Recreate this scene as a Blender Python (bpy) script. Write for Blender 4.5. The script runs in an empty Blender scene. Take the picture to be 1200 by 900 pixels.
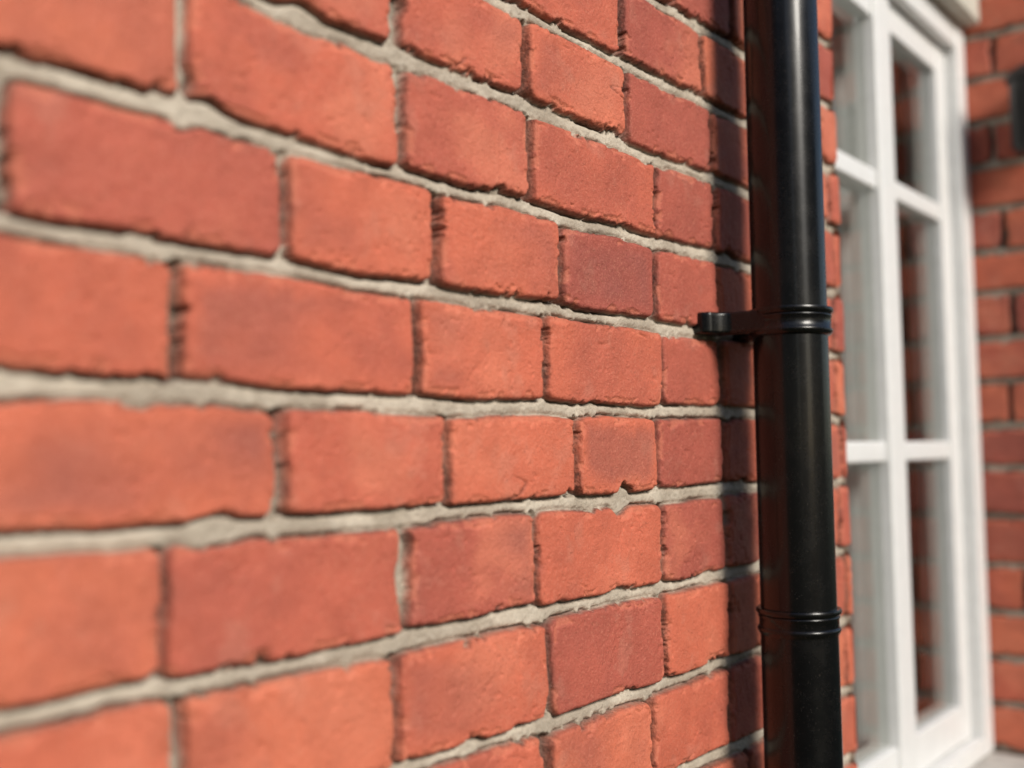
import bpy, math, random
import numpy as np
from mathutils import Vector, Matrix
random.seed(4)
sc = bpy.context.scene
sc.view_settings.view_transform = 'Standard'
sc.view_settings.look = 'None'
sc.view_settings.exposure = 0
CH = 1.5          # camera height
COL = bpy.context.collection

# ------------------------------------------------------------------ materials
def new_mat(name):
    m = bpy.data.materials.new(name); m.use_nodes = True
    nt = m.node_tree
    b = nt.nodes['Principled BSDF']
    return m, nt, b
def noise(nt, vec, scale, detail=3, rough=0.55):
    n = nt.nodes.new('ShaderNodeTexNoise')
    n.inputs['Scale'].default_value = scale
    n.inputs['Detail'].default_value = detail
    n.inputs['Roughness'].default_value = rough
    nt.links.new(vec, n.inputs['Vector'])
    return n.outputs['Fac']
def mrange(nt, v, a, b, c=0.0, d=1.0):
    n = nt.nodes.new('ShaderNodeMapRange'); n.clamp = True
    n.inputs[1].default_value = a; n.inputs[2].default_value = b
    n.inputs[3].default_value = c; n.inputs[4].default_value = d
    nt.links.new(v, n.inputs[0]); return n.outputs[0]
def mixc(nt, f, a, b, mode='MIX'):
    n = nt.nodes.new('ShaderNodeMix'); n.data_type = 'RGBA'; n.blend_type = mode
    if isinstance(f, (int, float)): n.inputs[0].default_value = f
    else: nt.links.new(f, n.inputs[0])
    for i, c in ((6, a), (7, b)):
        if isinstance(c, tuple): n.inputs[i].default_value = (*c, 1)
        else: nt.links.new(c, n.inputs[i])
    return n.outputs[2]
def mth(nt, op, a, b=0.0, clamp=False):
    n = nt.nodes.new('ShaderNodeMath'); n.operation = op; n.use_clamp = clamp
    for i, c in ((0, a), (1, b)):
        if isinstance(c, (int, float)): n.inputs[i].default_value = c
        else: nt.links.new(c, n.inputs[i])
    return n.outputs[0]
def attr(nt, name):
    n = nt.nodes.new('ShaderNodeAttribute'); n.attribute_name = name
    return n.outputs['Color']

def brick_material():
    m, nt, b = new_mat('brick_and_mortar')
    L = nt.links.new
    P = nt.nodes.new('ShaderNodeNewGeometry').outputs['Position']
    base = attr(nt, 'tint')          # per-brick fired-clay / mortar base colour
    sp = nt.nodes.new('ShaderNodeSeparateColor'); L(attr(nt, 'masks'), sp.inputs[0])
    mort = sp.outputs[0]; edge = sp.outputs[1]
    n2 = noise(nt, P, 560, 1, 0.6)
    n3 = noise(nt, P, 230, 3, 0.78)
    sc1 = mixc(nt, mort, (0.68, 0.28, 0.18), (0.66, 0.59, 0.50))
    col = mixc(nt, mrange(nt, n2, 0.54, 0.74, 0, 0.28), base, sc1)
    sc2 = mixc(nt, mort, (0.22, 0.056, 0.038), (0.17, 0.14, 0.11))
    col = mixc(nt, mrange(nt, n3, 0.58, 0.69, 0, 0.38), col, sc2)
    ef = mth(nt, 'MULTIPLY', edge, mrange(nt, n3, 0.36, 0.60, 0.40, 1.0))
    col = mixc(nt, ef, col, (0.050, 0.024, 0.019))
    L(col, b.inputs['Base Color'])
    L(mrange(nt, n3, 0.3, 0.8, 0.60, 0.90), b.inputs['Roughness'])
    b.inputs['Specular IOR Level'].default_value = 0.38
    bp = nt.nodes.new('ShaderNodeBump'); bp.inputs['Strength'].default_value = 0.9
    bp.inputs['Distance'].default_value = 0.0015
    L(noise(nt, P, 340, 3, 0.75), bp.inputs['Height']); L(bp.outputs[0], b.inputs['Normal'])
    return m

def paint_material(name, c, rough=0.35, var=0.06, bump=0.0004, sc_=30):
    m, nt, b = new_mat(name)
    P = nt.nodes.new('ShaderNodeNewGeometry').outputs['Position']
    n = noise(nt, P, sc_, 4, 0.6)
    c2 = tuple(max(0, x*(1-var*3)) for x in c)
    nt.links.new(mixc(nt, mrange(nt, n, 0.35, 0.75), c, c2), b.inputs['Base Color'])
    nt.links.new(mrange(nt, n, 0.3, 0.7, rough*0.8, rough*1.3), b.inputs['Roughness'])
    if bump:
        bp = nt.nodes.new('ShaderNodeBump'); bp.inputs['Strength'].default_value = 0.4
        bp.inputs['Distance'].default_value = bump
        nt.links.new(noise(nt, P, sc_*8, 2), bp.inputs['Height']); nt.links.new(bp.outputs[0], b.inputs['Normal'])
    return m

def pipe_material():
    m, nt, b = new_mat('black_gloss_pipe')
    g = nt.nodes.new('ShaderNodeNewGeometry').outputs['Position']
    d = noise(nt, g, 35, 5, 0.7)
    sp = noise(nt, g, 900, 1, 0.5)
    c = mixc(nt, mrange(nt, d, 0.45, 0.8, 0, 0.5), (0.0025, 0.0025, 0.0028), (0.008, 0.007, 0.0065))
    c = mixc(nt, mrange(nt, sp, 0.70, 0.75, 0, 0.30), c, (0.14, 0.12, 0.10))
    nt.links.new(c, b.inputs['Base Color'])
    nt.links.new(mrange(nt, d, 0.4, 0.8, 0.24, 0.33), b.inputs['Roughness'])
    b.inputs['IOR'].default_value = 1.40
    b.inputs['Specular IOR Level'].default_value = 0.5
    b.inputs['Coat Weight'].default_value = 0.16
    b.inputs['Coat IOR'].default_value = 1.5
    b.inputs['Coat Roughness'].default_value = 0.09
    bp = nt.nodes.new('ShaderNodeBump'); bp.inputs['Strength'].default_value = 0.10
    bp.inputs['Distance'].default_value = 0.0004
    nt.links.new(noise(nt, g, 110, 3), bp.inputs['Height']); nt.links.new(bp.outputs[0], b.inputs['Normal'])
    return m

MB = brick_material()
MP = pipe_material()
MW = paint_material('white_gloss_paint', (0.80, 0.80, 0.785), 0.35, 0.03)
MS = paint_material('pale_stone', (0.52, 0.50, 0.46), 0.8, 0.08, 0.001, 40)
ML = paint_material('lintel_paint', (0.60, 0.58, 0.50), 0.6, 0.05, 0.0006, 30)
MR = paint_material('room_wall', (0.22, 0.12, 0.085), 0.8, 0.05, 0)
MC = paint_material('curtain_cloth', (0.62, 0.63, 0.62), 0.9, 0.03, 0, 60)
MI = paint_material('black_iron', (0.012, 0.012, 0.013), 0.4, 0.1)
MG = paint_material('lawn', (0.055, 0.070, 0.030), 0.9, 0.12, 0.01, 6)
ML2 = paint_material('added_leaves', (0.045, 0.075, 0.022), 0.6, 0.2, 0, 3)
def glass_material():
    m = bpy.data.materials.new('window_glass'); m.use_nodes = True
    nt = m.node_tree; nt.nodes.clear()
    o = nt.nodes.new('ShaderNodeOutputMaterial'); mx = nt.nodes.new('ShaderNodeMixShader')
    t = nt.nodes.new('ShaderNodeBsdfTransparent'); t.inputs[0].default_value = (0.88, 0.9, 0.89, 1)
    g = nt.nodes.new('ShaderNodeBsdfGlossy'); g.inputs['Roughness'].default_value = 0.01
    fr = nt.nodes.new('ShaderNodeFresnel'); fr.inputs[0].default_value = 1.5
    f2 = mth(nt, 'MULTIPLY', fr.outputs[0], 1.5, True)
    nt.links.new(f2, mx.inputs[0]); nt.links.new(t.outputs[0], mx.inputs[1]); nt.links.new(g.outputs[0], mx.inputs[2])
    nt.links.new(mx.outputs[0], o.inputs[0])
    return m
MGL = glass_material()

# ------------------------------------------------------------------ numpy noise
def vnoise(x, y, cell, seed):
    r = np.random.RandomState(seed); T = r.uniform(-1, 1, (256, 256)).astype(np.float32)
    X = x/cell; Y = y/cell
    xi = np.floor(X).astype(np.int64); yi = np.floor(Y).astype(np.int64)
    fx = X-xi; fy = Y-yi
    fx = fx*fx*fx*(fx*(fx*6-15)+10); fy = fy*fy*fy*(fy*(fy*6-15)+10)
    a = T[xi & 255, yi & 255]; b = T[(xi+1) & 255, yi & 255]
    c = T[xi & 255, (yi+1) & 255]; d = T[(xi+1) & 255, (yi+1) & 255]
    return (a*(1-fx)+b*fx)*(1-fy)+(c*(1-fx)+d*fx)*fy
def fbm(x, y, cell, seed, o=3, g=0.5):
    v = 0; a = 1.0; t = 0
    ang = 0.6
    for i in range(o):
        ca, sa = math.cos(ang*i), math.sin(ang*i)
        v = v+a*vnoise(x*ca-y*sa+i*3.7, x*sa+y*ca-i*1.9, cell/(2**i), seed+i*17); t += a; a *= g
    return v/t
def sstep(a, b, v):
    t = np.clip((v-a)/(b-a), 0, 1); return t*t*(3-2*t)

# bed joints (metres above ground), measured course heights
J = [CH+v for v in (-0.283, -0.203, -0.119, -0.039, 0.0345, 0.110, 0.185, 0.264, 0.336, 0.412)]
while J[0] > -0.1: J.insert(0, J[0]-0.077)
while J[-1] < 3.5: J.append(J[-1]+0.077)
J = np.array(J)
BASE = int(np.argmin(abs(J-(CH-0.283))))
KNOWN = {0: [490, 644, 791, 931], 1: [150, 329, 486, 645, 813, 933], 2: [140, 318, 494, 632, 816, 931],
         3: [218, 394, 535, 686, 809, 933], 4: [150, 326, 507, 647, 821, 933], 5: [60, 232, 398, 527, 668, 809, 929],
         6: [150, 328, 493, 632, 815, 926], 7: [120, 309, 489, 629, 771, 922], 8: [310, 450, 617, 766, 908]}
def row_edges(known=True, seed=0, lo=-3.0, hi=4.0):
    out = []
    r = np.random.RandomState(100+seed)
    for k in range(len(J)-1):
        kk = k-BASE
        if known and kk in KNOWN: e = [v/1000 for v in KNOWN[kk]]
        else: e = [0.3+0.09*(k % 2)+r.uniform(-.02, .02)]
        i = k % 2
        while e[-1] < hi:
            e.append(e[-1]+(0.168 if (i % 2) else 0.118)+r.uniform(-.008, .008)); i += 1
        while e[0] > lo:
            e.insert(0, e[0]-(0.175 if (i % 2) else 0.16)+r.uniform(-.01, .01)); i += 1
        out.append(np.array(e))
    return out

def lerp3(a, b, t): return a*(1-t[:, None])+b*t[:, None]
def brick_panel(name, us, vs, origin, ud, nd, edges, parent, seed=0, rnd_seed=5):
    """Relief brickwork: u along the wall, v = height, real bricks standing proud of recessed mortar."""
    nu, nv = len(us), len(vs)
    U, V = np.meshgrid(us, vs, indexing='xy'); U = U.ravel(); V = V.ravel()
    o = seed*0.731
    su = U+0.0020*fbm(U+o, V, 0.040, 1, 2, 0.5)+0.0008*fbm(U+o, V, 0.010, 2, 3, .6)
    sv = V+0.0017*fbm(U+o, V, 0.050, 3, 2, 0.5)+0.0008*fbm(U+o, V, 0.010, 4, 3, .6)+0.0018*vnoise(U+o, V*0.3, 0.16, 5)
    k = np.clip(np.searchsorted(J, sv)-1, 0, len(J)-2)
    c0 = np.zeros_like(U); c1 = np.zeros_like(U); bid = np.zeros(len(U), np.int64)
    for r in np.unique(k):
        mk = k == r; e = edges[r]
        i = np.clip(np.searchsorted(e, su[mk])-1, 0, len(e)-2)
        c0[mk] = e[i]; c1[mk] = e[i+1]; bid[mk] = r*131+i
    rr = np.random.RandomState(rnd_seed).uniform(0, 1, (20000, 10)); R = rr[bid % 20000]
    jv = 0.0037; jh = 0.0058
    a0 = c0+jv+0.0024*(R[:, 0]-.5); a1 = c1-jv-0.0024*(R[:, 1]-.5)
    b0 = J[k]+jh+0.003*(R[:, 2]-.5); b1 = J[k+1]-jh-0.003*(R[:, 3]-.5)
    cx = (a0+a1)/2; cy = (b0+b1)/2; hx = (a1-a0)/2; hy = (b1-b0)/2
    rot = (R[:, 4]-.5)*0.022
    px = su-cx; py = sv-cy; px, py = px+rot*py, py-rot*px
    hy2 = hy-0.0014*(px/hx)**2*(R[:, 5])
    rad = 0.0025+0.0060*R[:, 6]
    qx = abs(px)-(hx-rad); qy = abs(py)-(hy2-rad)
    sd = np.hypot(np.maximum(qx, 0), np.maximum(qy, 0))+np.minimum(np.maximum(qx, qy), 0)-rad
    chip = np.maximum(0, fbm(U+o, V, 0.015, 21, 4, .68)-0.22)
    chip2 = np.maximum(0, fbm(U+o+9, V, 0.05, 31, 3, .6)-0.34)
    sd = sd+0.0100*chip+0.016*chip2
    mm = 0.001
    face = 1.4*mm*fbm(U+bid*.37, V, 0.06, 41, 3)+0.42*mm*fbm(U+o, V, 0.008, 45, 3, .65)+(R[:, 7]-.5)*3.2*mm
    face += 0.18*mm*vnoise(U+bid*.3, V*0.18, 0.0032, 47)*sstep(-.2, .5, vnoise(U, V, .08, 48))
    face += (R[:, 0]-.5)*0.026*px+(R[:, 2]-.5)*0.034*py
    n = fbm(U*0.35+bid*.91, V*1.5, 0.05, 51, 3, .6)
    cre = np.exp(-(n/0.013)**2)*sstep(0.35, 0.6, fbm(U+bid*.13, V, 0.07, 61, 2))*(R[:, 8] > 0.7)
    face -= 1.4*mm*cre
    pt = sstep(0.58, 0.78, vnoise(U, V, 0.0042, 71))*sstep(0.0, 0.5, vnoise(U, V, 0.03, 72)); face -= 0.8*mm*pt
    # flaked arrises: shallow steps broken out of the face next to the edge
    fl = sstep(0.06, 0.11, fbm(U+o+2, V, 0.018, 161, 3, .6))*sstep(-0.0060, -0.0045, sd+0.0025*fbm(U, V, 0.009, 171, 3))
    face -= 1.4*mm*fl
    hb = face-2.4*mm*np.clip((sd+3.0*mm)/(3.0*mm), 0, 1)**2
    t = sstep(-0.2*mm, 1.0*mm, sd)
    vert = sstep(-1.5*mm, 2.0*mm, (abs(px)-hx)-(abs(py)-hy))*(abs(py) < hy+1*mm)
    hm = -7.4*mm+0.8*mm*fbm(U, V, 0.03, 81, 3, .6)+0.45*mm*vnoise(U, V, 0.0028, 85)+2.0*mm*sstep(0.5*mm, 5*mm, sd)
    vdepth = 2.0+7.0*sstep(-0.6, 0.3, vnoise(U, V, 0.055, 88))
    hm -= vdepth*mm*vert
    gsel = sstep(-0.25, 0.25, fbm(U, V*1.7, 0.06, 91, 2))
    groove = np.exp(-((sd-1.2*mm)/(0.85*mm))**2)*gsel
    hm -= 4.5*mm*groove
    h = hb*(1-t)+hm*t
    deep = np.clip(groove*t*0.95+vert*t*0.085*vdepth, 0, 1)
    od = np.array(origin)
    P = od[None, :]+U[:, None]*np.array(ud)[None, :]+h[:, None]*np.array(nd)[None, :]
    P[:, 2] = V
    me = bpy.data.meshes.new(name)
    me.vertices.add(nu*nv); me.vertices.foreach_set('co', P.astype(np.float32).ravel())
    ii = np.arange(nu-1)[None, :]+(np.arange(nv-1)*nu)[:, None]; ii = ii.ravel()
    q = np.stack([ii, ii+1, ii+1+nu, ii+nu], 1)
    nrm = np.cross(np.array(ud), np.array([0, 0, 1.0]))
    if np.dot(nrm, np.array(nd)) < 0: q = q[:, ::-1]
    nf = len(q)
    me.loops.add(nf*4); me.loops.foreach_set('vertex_index', q.astype(np.int32).ravel())
    me.polygons.add(nf); me.polygons.foreach_set('loop_start', np.arange(0, nf*4, 4, dtype=np.int32))
    me.polygons.foreach_set('loop_total', np.full(nf, 4, np.int32))
    me.update(calc_edges=True)
    me.shade_smooth()
    # ---- fired clay colours
    A = np.array
    pal = A([(0.35, 0.080, 0.056), (0.45, 0.105, 0.066), (0.53, 0.124, 0.070), (0.57, 0.140, 0.075), (0.61, 0.168, 0.090)])
    tt = np.clip(R[:, 9]*4, 0, 3.999); ti = tt.astype(int); tf = tt-ti
    c = lerp3(pal[ti], pal[ti+1], tf)
    w1 = fbm(U+bid*.21, V*1.2, 0.09, 111, 4, .55)
    c = lerp3(c, A([(0.66, 0.200, 0.115)]), 0.58*sstep(0.0, 0.6, w1))
    c = lerp3(c, A([(0.33, 0.080, 0.057)]), 0.42*sstep(0.0, 0.6, -w1))
    w2 = fbm(U+5, V, 0.02, 121, 3, .6)
    c = c*(1+0.13*w2[:, None])
    bz = sstep(-0.25, 0.45, fbm(U*0.8+bid*.57, V*1.2, 0.10, 101, 3, .55))*sstep(0.60, 0.85, R[:, 5])
    bz = bz*sstep(0.001, 0.016, -sd)
    c = lerp3(c, A([(0.24, 0.076, 0.062)]), 0.52*bz)
    bloom = sstep(0.25, 0.6, fbm(U+3, V, 0.035, 131, 4, .65))
    c = lerp3(c, A([(0.54, 0.29, 0.21)]), 0.14*bloom)
    c = lerp3(c, A([(0.64, 0.21, 0.12)]), 0.35*fl)
    # ---- mortar colours
    mcv = sstep(-.5, .5, fbm(U, V, 0.03, 141, 4, .6))
    mc = lerp3(np.tile(A([(0.37, 0.312, 0.243)]), (len(U), 1)), A([(0.55, 0.48, 0.385)]), mcv)
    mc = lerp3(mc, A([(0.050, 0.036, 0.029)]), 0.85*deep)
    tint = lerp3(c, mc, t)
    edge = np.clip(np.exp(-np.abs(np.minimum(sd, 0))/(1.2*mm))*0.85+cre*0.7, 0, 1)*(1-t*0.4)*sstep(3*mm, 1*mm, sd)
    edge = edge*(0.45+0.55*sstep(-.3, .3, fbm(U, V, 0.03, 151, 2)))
    one = np.ones(len(U))
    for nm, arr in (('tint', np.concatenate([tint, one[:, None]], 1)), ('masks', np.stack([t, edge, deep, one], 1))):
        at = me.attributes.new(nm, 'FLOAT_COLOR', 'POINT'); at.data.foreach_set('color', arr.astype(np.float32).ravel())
    me.materials.append(MB)
    ob = bpy.data.objects.new(name, me); COL.objects.link(ob)
    if parent: ob.parent = parent
    return ob

def empty(name, loc=(0, 0, 0)):
    e = bpy.data.objects.new(name, None); COL.objects.link(e); return e
def seg(*parts):
    out = []
    for a, b, st in parts:
        n = max(2, int(round((b-a)/st))+1); out.append(np.linspace(a, b, n)[:-1])
    out.append(np.array([parts[-1][1]])); return np.concatenate(out)
def box(name, x0, x1, y0, y1, z0, z1, mat, parent, bev=0.003, seg_=2):
    v = [(x, y, z) for x in (x0, x1) for y in (y0, y1) for z in (z0, z1)]
    f = [(0, 1, 3, 2), (4, 6, 7, 5), (0, 4, 5, 1), (2, 3, 7, 6), (0, 2, 6, 4), (1, 5, 7, 3)]
    me = bpy.data.meshes.new(name); me.from_pydata(v, [], f); me.update()
    me.materials.append(mat)
    ob = bpy.data.objects.new(name, me); COL.objects.link(ob)
    if parent: ob.parent = parent
    if bev:
        b = ob.modifiers.new('bevel', 'BEVEL'); b.width = bev; b.segments = seg_
        me.shade_smooth()
        ob.modifiers.new('wn', 'WEIGHTED_NORMAL')
    return ob
def lathe(name, cx, cy, prof, mat, parent, n=96):
    v = []; f = []
    for (r, z) in prof:
        for i in range(n):
            a = 2*math.pi*i/n; v.append((cx+r*math.cos(a), cy+r*math.sin(a), z))
    for j in range(len(prof)-1):
        for i in range(n):
            f.append((j*n+i, j*n+(i+1) % n, (j+1)*n+(i+1) % n, (j+1)*n+i))
    me = bpy.data.meshes.new(name); me.from_pydata(v, [], f); me.update(); me.shade_smooth()
    me.materials.append(mat)
    ob = bpy.data.objects.new(name, me); COL.objects.link(ob)
    if parent: ob.parent = parent
    ob.modifiers.new('e', 'EDGE_SPLIT').split_angle = math.radians(50)
    return ob

# ------------------------------------------------------------------ brick wall
XE = 1.236; XR = 1.95      # window opening, left edge and right pier face
wall = empty('brick_wall')
E = row_edges(True)
us = seg((-1.6, 0.14, 0.008), (0.14, 0.5, 0.0014), (0.5, 1.00, 0.0009), (1.00, 1.12, 0.003), (1.12, XE, 0.0015))
vs = seg((0.0, CH-0.42, 0.008), (CH-0.42, CH+0.56, 0.0010), (CH+0.56, 3.2, 0.008))
brick_panel('wall_face', us, vs, (0, 0, 0), (1, 0, 0), (0, -1, 0), E, wall)
E2 = row_edges(False, 3)
zt = CH+0.86; zb = CH-0.56
brick_panel('wall_above_window', seg((XE, XR, 0.005)), seg((zt, 3.2, 0.005)), (0, 0, 0), (1, 0, 0), (0, -1, 0), E2, wall, 2)
brick_panel('wall_below_window', seg((XE, XR, 0.005)), seg((0, zb, 0.005)), (0, 0, 0), (1, 0, 0), (0, -1, 0), E2, wall, 3)
vr = seg((0, 3.2, 0.0035))
brick_panel('reveal_face', seg((0, 0.124, 0.0035)), vr, (XE, 0, 0), (0, 1, 0), (1, 0, 0), E2, wall, 4)
brick_panel('pier_side', seg((0.0, 0.264, 0.002)), seg((0, CH-.6, 0.006), (CH-.6, CH+.9, 0.002), (CH+.9, 3.2, 0.006)), (XR, 0.124, 0), (0, -1, 0), (-1, 0, 0), row_edges(False, 7), wall, 5, 9)
brick_panel('pier_front', seg((XR, 3.2, 0.006)), seg((0, 3.2, 0.006)), (0, -0.14, 0), (1, 0, 0), (0, -1, 0), E2, wall, 6)
box('wall_core_left', -1.6, XE-0.018, 0.020, 0.30, 0, 3.2, MS, wall, 0)
box('wall_core_right', XR+0.018, 3.2, -0.120, 0.30, 0, 3.2, MS, wall, 0)
box('wall_core_top', XE-0.010, XR+0.010, 0.020, 0.30, zt, 3.2, MS, wall, 0)
box('wall_core_base', XE-0.010, XR+0.010, 0.020, 0.30, 0, zb, MS, wall, 0)

# ------------------------------------------------------------------ window
win = empty('window')
def plane(name, co, mat, parent):
    me = bpy.data.meshes.new(name); me.from_pydata(co, [], [(0, 1, 2, 3)]); me.materials.append(mat)
    ob = bpy.data.objects.new(name, me); COL.objects.link(ob); ob.parent = parent; return ob
Z0 = CH-0.515; Z1 = CH+0.735
box('jamb_left', XE+0.003, XE+0.055, 0.040, 0.122, Z0, Z1, MW, win)
box('jamb_right', XR-0.052, XR-0.003, 0.040, 0.122, Z0, Z1, MW, win, 0.004)
box('frame_head', XE+0.055, XR-0.052, 0.042, 0.122, CH+0.690, Z1, MW, win)
box('frame_foot', XE+0.055, XR-0.052, 0.042, 0.122, Z0, CH-0.485, MW, win)
GL = XE+0.055; GR = XR-0.052; zl = CH-0.485; zh = CH+0.690
box('stile_left', GL+.002, GL+0.050, 0.060, 0.104, zl+.002, zh-.002, MW, win)
box('stile_right', GR-0.056, GR-.002, 0.060, 0.104, zl+.002, zh-.002, MW, win)
box('mullion', 1.545, 1.612, 0.056, 0.106, zl+.001, zh-.001, MW, win, 0.004)
for nm, a, b in (('l', GL+0.050, 1.545), ('r', 1.612, GR-0.056)):
    box('rail_top_'+nm, a, b, 0.061, 0.102, zh-0.050, zh-0.002, MW, win)
    box('rail_bottom_'+nm, a, b, 0.061, 0.102, zl+0.002, zl+0.060, MW, win)
    for i, z in enumerate((CH-0.006, CH+0.394)):
        box('glazing_bar_%s%d' % (nm, i), a, b, 0.062, 0.100, z-0.015, z+0.015, MW, win, 0.004)
    zz = [zl+0.060, CH-0.021, CH+0.009, CH+0.379, CH+0.409, zh-0.050]
    for i in range(3):
        plane('glass_%s%d' % (nm, i), [(a, .073, zz[2*i]), (b, .073, zz[2*i]), (b, .073, zz[2*i+1]), (a, .073, zz[2*i+1])], MGL, win)
box('casement_stay', 1.70, 1.80, 0.108, 0.114, zl+0.07, zl+0.085, MI, win, 0.002)
for nm, xa, xb in (('l', XE-0.012, XE+0.010), ('r', XR-0.012, XR+0.012)):
    box('lining_'+nm, xa, xb, 0.124, 0.148, Z0, Z1, MW, win)
    box('inner_reveal_'+nm, xa, xb, 0.150, 0.34, Z0, Z1, MR, win, 0)
box('inner_sill', XE+0.012, XR-0.014, 0.124, 0.36, Z0-0.02, Z0+0.012, MW, win)
rx0, rx1, ry0, ry1, rz0, rz1 = 0.2, 3.2, 0.31, 3.0, 0.3, 2.8
plane('room_back', [(rx0, ry1, rz0), (rx1, ry1, rz0), (rx1, ry1, rz1), (rx0, ry1, rz1)], MR, win)
plane('room_left', [(rx0, ry0, rz0), (rx0, ry1, rz0), (rx0, ry1, rz1), (rx0, ry0, rz1)], MR, win)
plane('room_right', [(rx1, ry0, rz0), (rx1, ry1, rz0), (rx1, ry1, rz1), (rx1, ry0, rz1)], MR, win)
plane('room_floor', [(rx0, ry0, rz0), (rx1, ry0, rz0), (rx1, ry1, rz0), (rx0, ry1, rz0)], MR, win)
plane('room_ceiling', [(rx0, ry0, rz1), (rx1, ry0, rz1), (rx1, ry1, rz1), (rx0, ry1, rz1)], MR, win)
def curtain(name, x0, x1, y):
    n = 200; v = []; f = []
    for i in range(n+1):
        t = i/n; x = x0+(x1-x0)*t
        yy = y+0.012*math.sin(t*(x1-x0)*110)+0.006*math.sin(t*(x1-x0)*41+1)
        for z in (CH-0.49, CH+0.1, CH+0.72): v.append((x, yy, z))
    for i in range(n):
        for j in range(2): f.append((i*3+j, i*3+3+j, i*3+4+j, i*3+1+j))
    me = bpy.data.meshes.new(name); me.from_pydata(v, [], f); me.shade_smooth(); me.materials.append(MC)
    ob = bpy.data.objects.new(name, me); COL.objects.link(ob); ob.parent = win
curtain('curtain', 1.27, 1.76, 0.150)

sill = box('window_sill', XE+0.003, XR-0.003, -0.050, 0.122, CH-0.556, CH-0.517, MS, None, 0.006, 3)
lin = box('window_lintel', XE+0.002, XR-0.003, 0.012, 0.30, CH+0.738, CH+0.858, ML, None, 0.006, 3)

# ------------------------------------------------------------------ drainpipe
dp = empty('drainpipe')
PX, PY, R0 = 0.944, -0.064, 0.0345
def pipe_prof(z0, z1, r):
    return [(r, z0), (r, (z0+z1)/2), (r, z1)]
lathe('pipe_lower', PX, PY, pipe_prof(0.16, CH-0.155, R0+0.0006), MP, dp, 128)
lathe('pipe_upper', PX, PY, pipe_prof(CH-0.155, 3.15, R0), MP, dp, 128)
def ring(name, zc, hgt, rb, lip=1.0):
    h = hgt/2
    p = [(R0-.001, -h-.0030), (R0+.0012, -h-.0026), (rb+.0002, -h), (rb+.0011*lip, -h+.0016), (rb+.0007*lip, -h+.0036), (rb-.0006, -h+.0046),
         (rb-.0006, h-.0090), (rb+.0002, h-.0080), (rb+.0002, h-.0068), (rb-.0006, h-.0060), (rb+.0005*lip, h-.005), (rb+.0019*lip, h-.0035), (rb+.0021*lip, h-.0012), (rb+.0012, h), (R0+.001, h+.0004), (R0-.001, h+.0004)]
    lathe(name, PX, PY, [(r, zc+z) for r, z in p], MP, dp, 128)
ring('joint_collar', CH-0.157, 0.021, R0+0.0022, 0.9)
def clip(tag, zc):
    ring('bracket_band_'+tag, zc, 0.023, R0+0.0036, 0.8)
    h = 0.0102
    def extr(name, plan, z0, z1, bev=0.002):
        n = len(plan); v = [(x, y, z0) for x, y in plan]+[(x, y, z1) for x, y in plan]
        f = [tuple(range(n))[::-1], tuple(range(n, 2*n))]+[(i, (i+1) % n, n+(i+1) % n, n+i) for i in range(n)]
        me = bpy.data.meshes.new(name); me.from_pydata(v, [], f); me.update()
        me.materials.append(MP); ob = bpy.data.objects.new(name, me); COL.objects.link(ob); ob.parent = dp
        b = ob.modifiers.new('b', 'BEVEL'); b.width = bev; b.segments = 3; b.limit_method = 'ANGLE'
        me.shade_smooth(); ob.modifiers.new('wn', 'WEIGHTED_NORMAL')
    for sgn, t2 in ((1, 'l'), (-1, 'r')):
        pl = [(0.060, 0.008), (0.061, -0.004), (0.057, -0.011), (0.047, -0.015), (0.041, -0.022), (0.037, -0.045), (0.0365, -0.064),
              (0.030, -0.064), (0.026, -0.040), (0.022, -0.012), (0.018, 0.008)]
        pl = [(PX-sgn*a, b) for a, b in pl]
        if sgn < 0: pl = pl[::-1]
        extr('bracket_lug_%s_%s' % (t2, tag), pl, zc-h, zc+h, 0.0028)
    extr('bracket_back_'+tag, [(PX-0.03, -0.020), (PX+0.03, -0.020), (PX+0.03, -0.030), (PX-0.03, -0.030)], zc-h+.002, zc+h-.002)
clip('mid', CH+0.119); clip('top', CH+1.35); clip('low', CH-1.15)
vv = []; ff = []; n = 48; path = []
for i in range(9):
    a = i/8*math.radians(55); path.append((PY-0.09*(1-math.cos(a)), 0.17-0.09*math.sin(a), a))
path.append((path[-1][0]-0.05*math.sin(a), path[-1][1]-0.05*math.cos(a), a))
for (y, z, a) in path:
    for i in range(n):
        t = 2*math.pi*i/n; cx_ = 0.038*math.cos(t); cy_ = 0.038*math.sin(t)
        vv.append((PX+cx_, y+cy_*math.cos(a), z-cy_*math.sin(a)))
for j in range(len(path)-1):
    for i in range(n): ff.append((j*n+i, j*n+(i+1) % n, (j+1)*n+(i+1) % n, (j+1)*n+i))
me = bpy.data.meshes.new('shoe'); me.from_pydata(vv, [], ff); me.shade_smooth(); me.materials.append(MP)
ob = bpy.data.objects.new('shoe', me); COL.objects.link(ob); ob.parent = dp

# ------------------------------------------------------------------ wall lamp on the pier side
wl = empty('wall_lamp')
zc = CH+0.560; ly = -0.070
box('back_plate', XR-0.020, XR-0.001, ly-0.04, ly+0.035, zc-0.05, zc+0.05, MI, wl, 0.006, 3)
lathe('lamp_body', XR-0.046, ly, [(0.0, zc-0.075), (0.022, zc-0.073), (0.030, zc-0.060), (0.030, zc+0.045), (0.036, zc+0.05), (0.034, zc+0.058), (0.018, zc+0.072), (0.0, zc+0.078)], MI, wl, 48)

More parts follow.
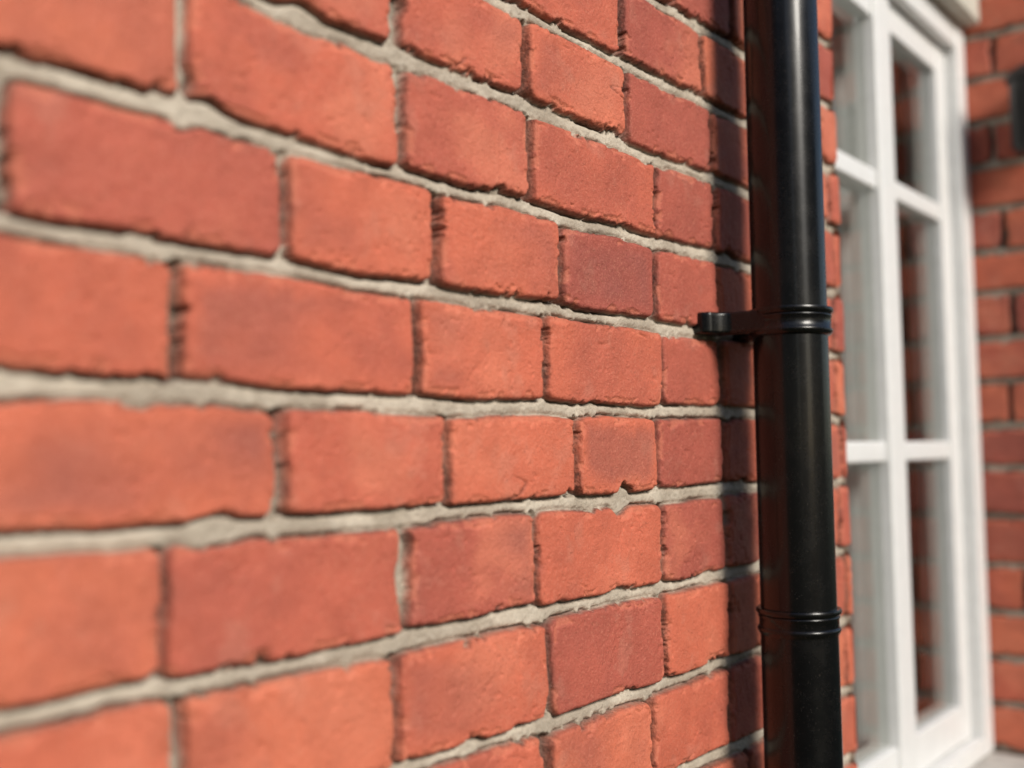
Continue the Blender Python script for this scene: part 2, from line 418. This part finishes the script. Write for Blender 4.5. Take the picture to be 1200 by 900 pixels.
# ------------------------------------------------------------------ ground and added leaf screen behind camera
me = bpy.data.meshes.new('ground')
S = 300; me.from_pydata([(-S, -S, 0), (S, -S, 0), (S, S, 0), (-S, S, 0)], [], [(0, 1, 2, 3)]); me.materials.append(MG)
ob = bpy.data.objects.new('ground', me); COL.objects.link(ob)
rs = np.random.RandomState(3)
nl = 36000
L1, L2 = 8.5, 16.0
s_ = rs.uniform(0, L1+L2, nl)
lx = np.where(s_ < L1, -7.0, -7.0+(s_-L1)); ly_ = np.where(s_ < L1, 1.0-s_, -9.0)
# unseen foliage added to darken pipe reflections; low gap gives a bright streak
gap = (s_ > L1) & (lx > -2.3) & (lx < 0.2)
H = np.where(gap, 1.2, 5.6)+0.4*np.sin(s_*1.3)+0.3*np.sin(s_*3.1+1)
z_ = H*np.sqrt(rs.uniform(0.0, 1, nl)); off = rs.normal(0, 0.33, nl)
lx = lx+np.where(s_ < L1, off, rs.normal(0, .1, nl)); ly_ = ly_+np.where(s_ < L1, rs.normal(0, .1, nl), off)
C = np.stack([lx, ly_, z_], 1)
a = rs.normal(0, 1, (nl, 3)); a /= np.linalg.norm(a, axis=1)[:, None]
b_ = np.cross(a, rs.normal(0, 1, (nl, 3))); b_ /= np.linalg.norm(b_, axis=1)[:, None]
sz = rs.uniform(0.07, 0.15, nl)[:, None]
V4 = np.stack([C-a*sz, C-b_*sz*.5, C+a*sz, C+b_*sz*.5], 1).reshape(-1, 3)
me = bpy.data.meshes.new('added_hedge'); me.from_pydata(V4.tolist(), [], [(4*i, 4*i+1, 4*i+2, 4*i+3) for i in range(nl)]); me.materials.append(ML2)
ob = bpy.data.objects.new('added_hedge', me); COL.objects.link(ob)

# ------------------------------------------------------------------ light
SE, SA = math.radians(31), math.radians(-12)
w = bpy.data.worlds.new('World'); sc.world = w; w.use_nodes = True
nt = w.node_tree; bg = nt.nodes['Background']
sky = nt.nodes.new('ShaderNodeTexSky'); sky.sky_type = 'NISHITA'; sky.sun_disc = False
sky.sun_elevation = SE; sky.sun_rotation = math.radians(180)-SA
nt.links.new(sky.outputs[0], bg.inputs[0]); bg.inputs[1].default_value = 0.125
ld = bpy.data.lights.new('sun', 'SUN'); ld.energy = 3.9; ld.angle = math.radians(22); ld.color = (1, 0.94, 0.85)
so = bpy.data.objects.new('sun', ld); COL.objects.link(so)
tosun = Vector((math.sin(SA)*math.cos(SE), -math.cos(SA)*math.cos(SE), math.sin(SE)))
so.rotation_euler = tosun.to_track_quat('Z', 'Y').to_euler()

# ------------------------------------------------------------------ camera
th = math.radians(38.8); p = math.radians(3.7); rho = 0.0144
F = Vector((math.cos(th)*math.cos(p), math.sin(th)*math.cos(p), math.sin(p)))
Rr = Vector((math.sin(th), -math.cos(th), 0)); Uu = Rr.cross(F)
R2 = Rr*math.cos(rho)-Uu*math.sin(rho); U2 = Uu*math.cos(rho)+Rr*math.sin(rho)
cd = bpy.data.cameras.new('camera'); cam = bpy.data.objects.new('camera', cd); COL.objects.link(cam)
M = Matrix(((R2.x, U2.x, -F.x, 0), (R2.y, U2.y, -F.y, -0.486), (R2.z, U2.z, -F.z, CH), (0, 0, 0, 1)))
cam.matrix_world = M
cd.sensor_width = 36; cd.lens = 37.5; cd.clip_start = 0.01; cd.clip_end = 1000
cd.dof.use_dof = True; cd.dof.focus_distance = 0.88; cd.dof.aperture_fstop = 2.5
sc.camera = cam
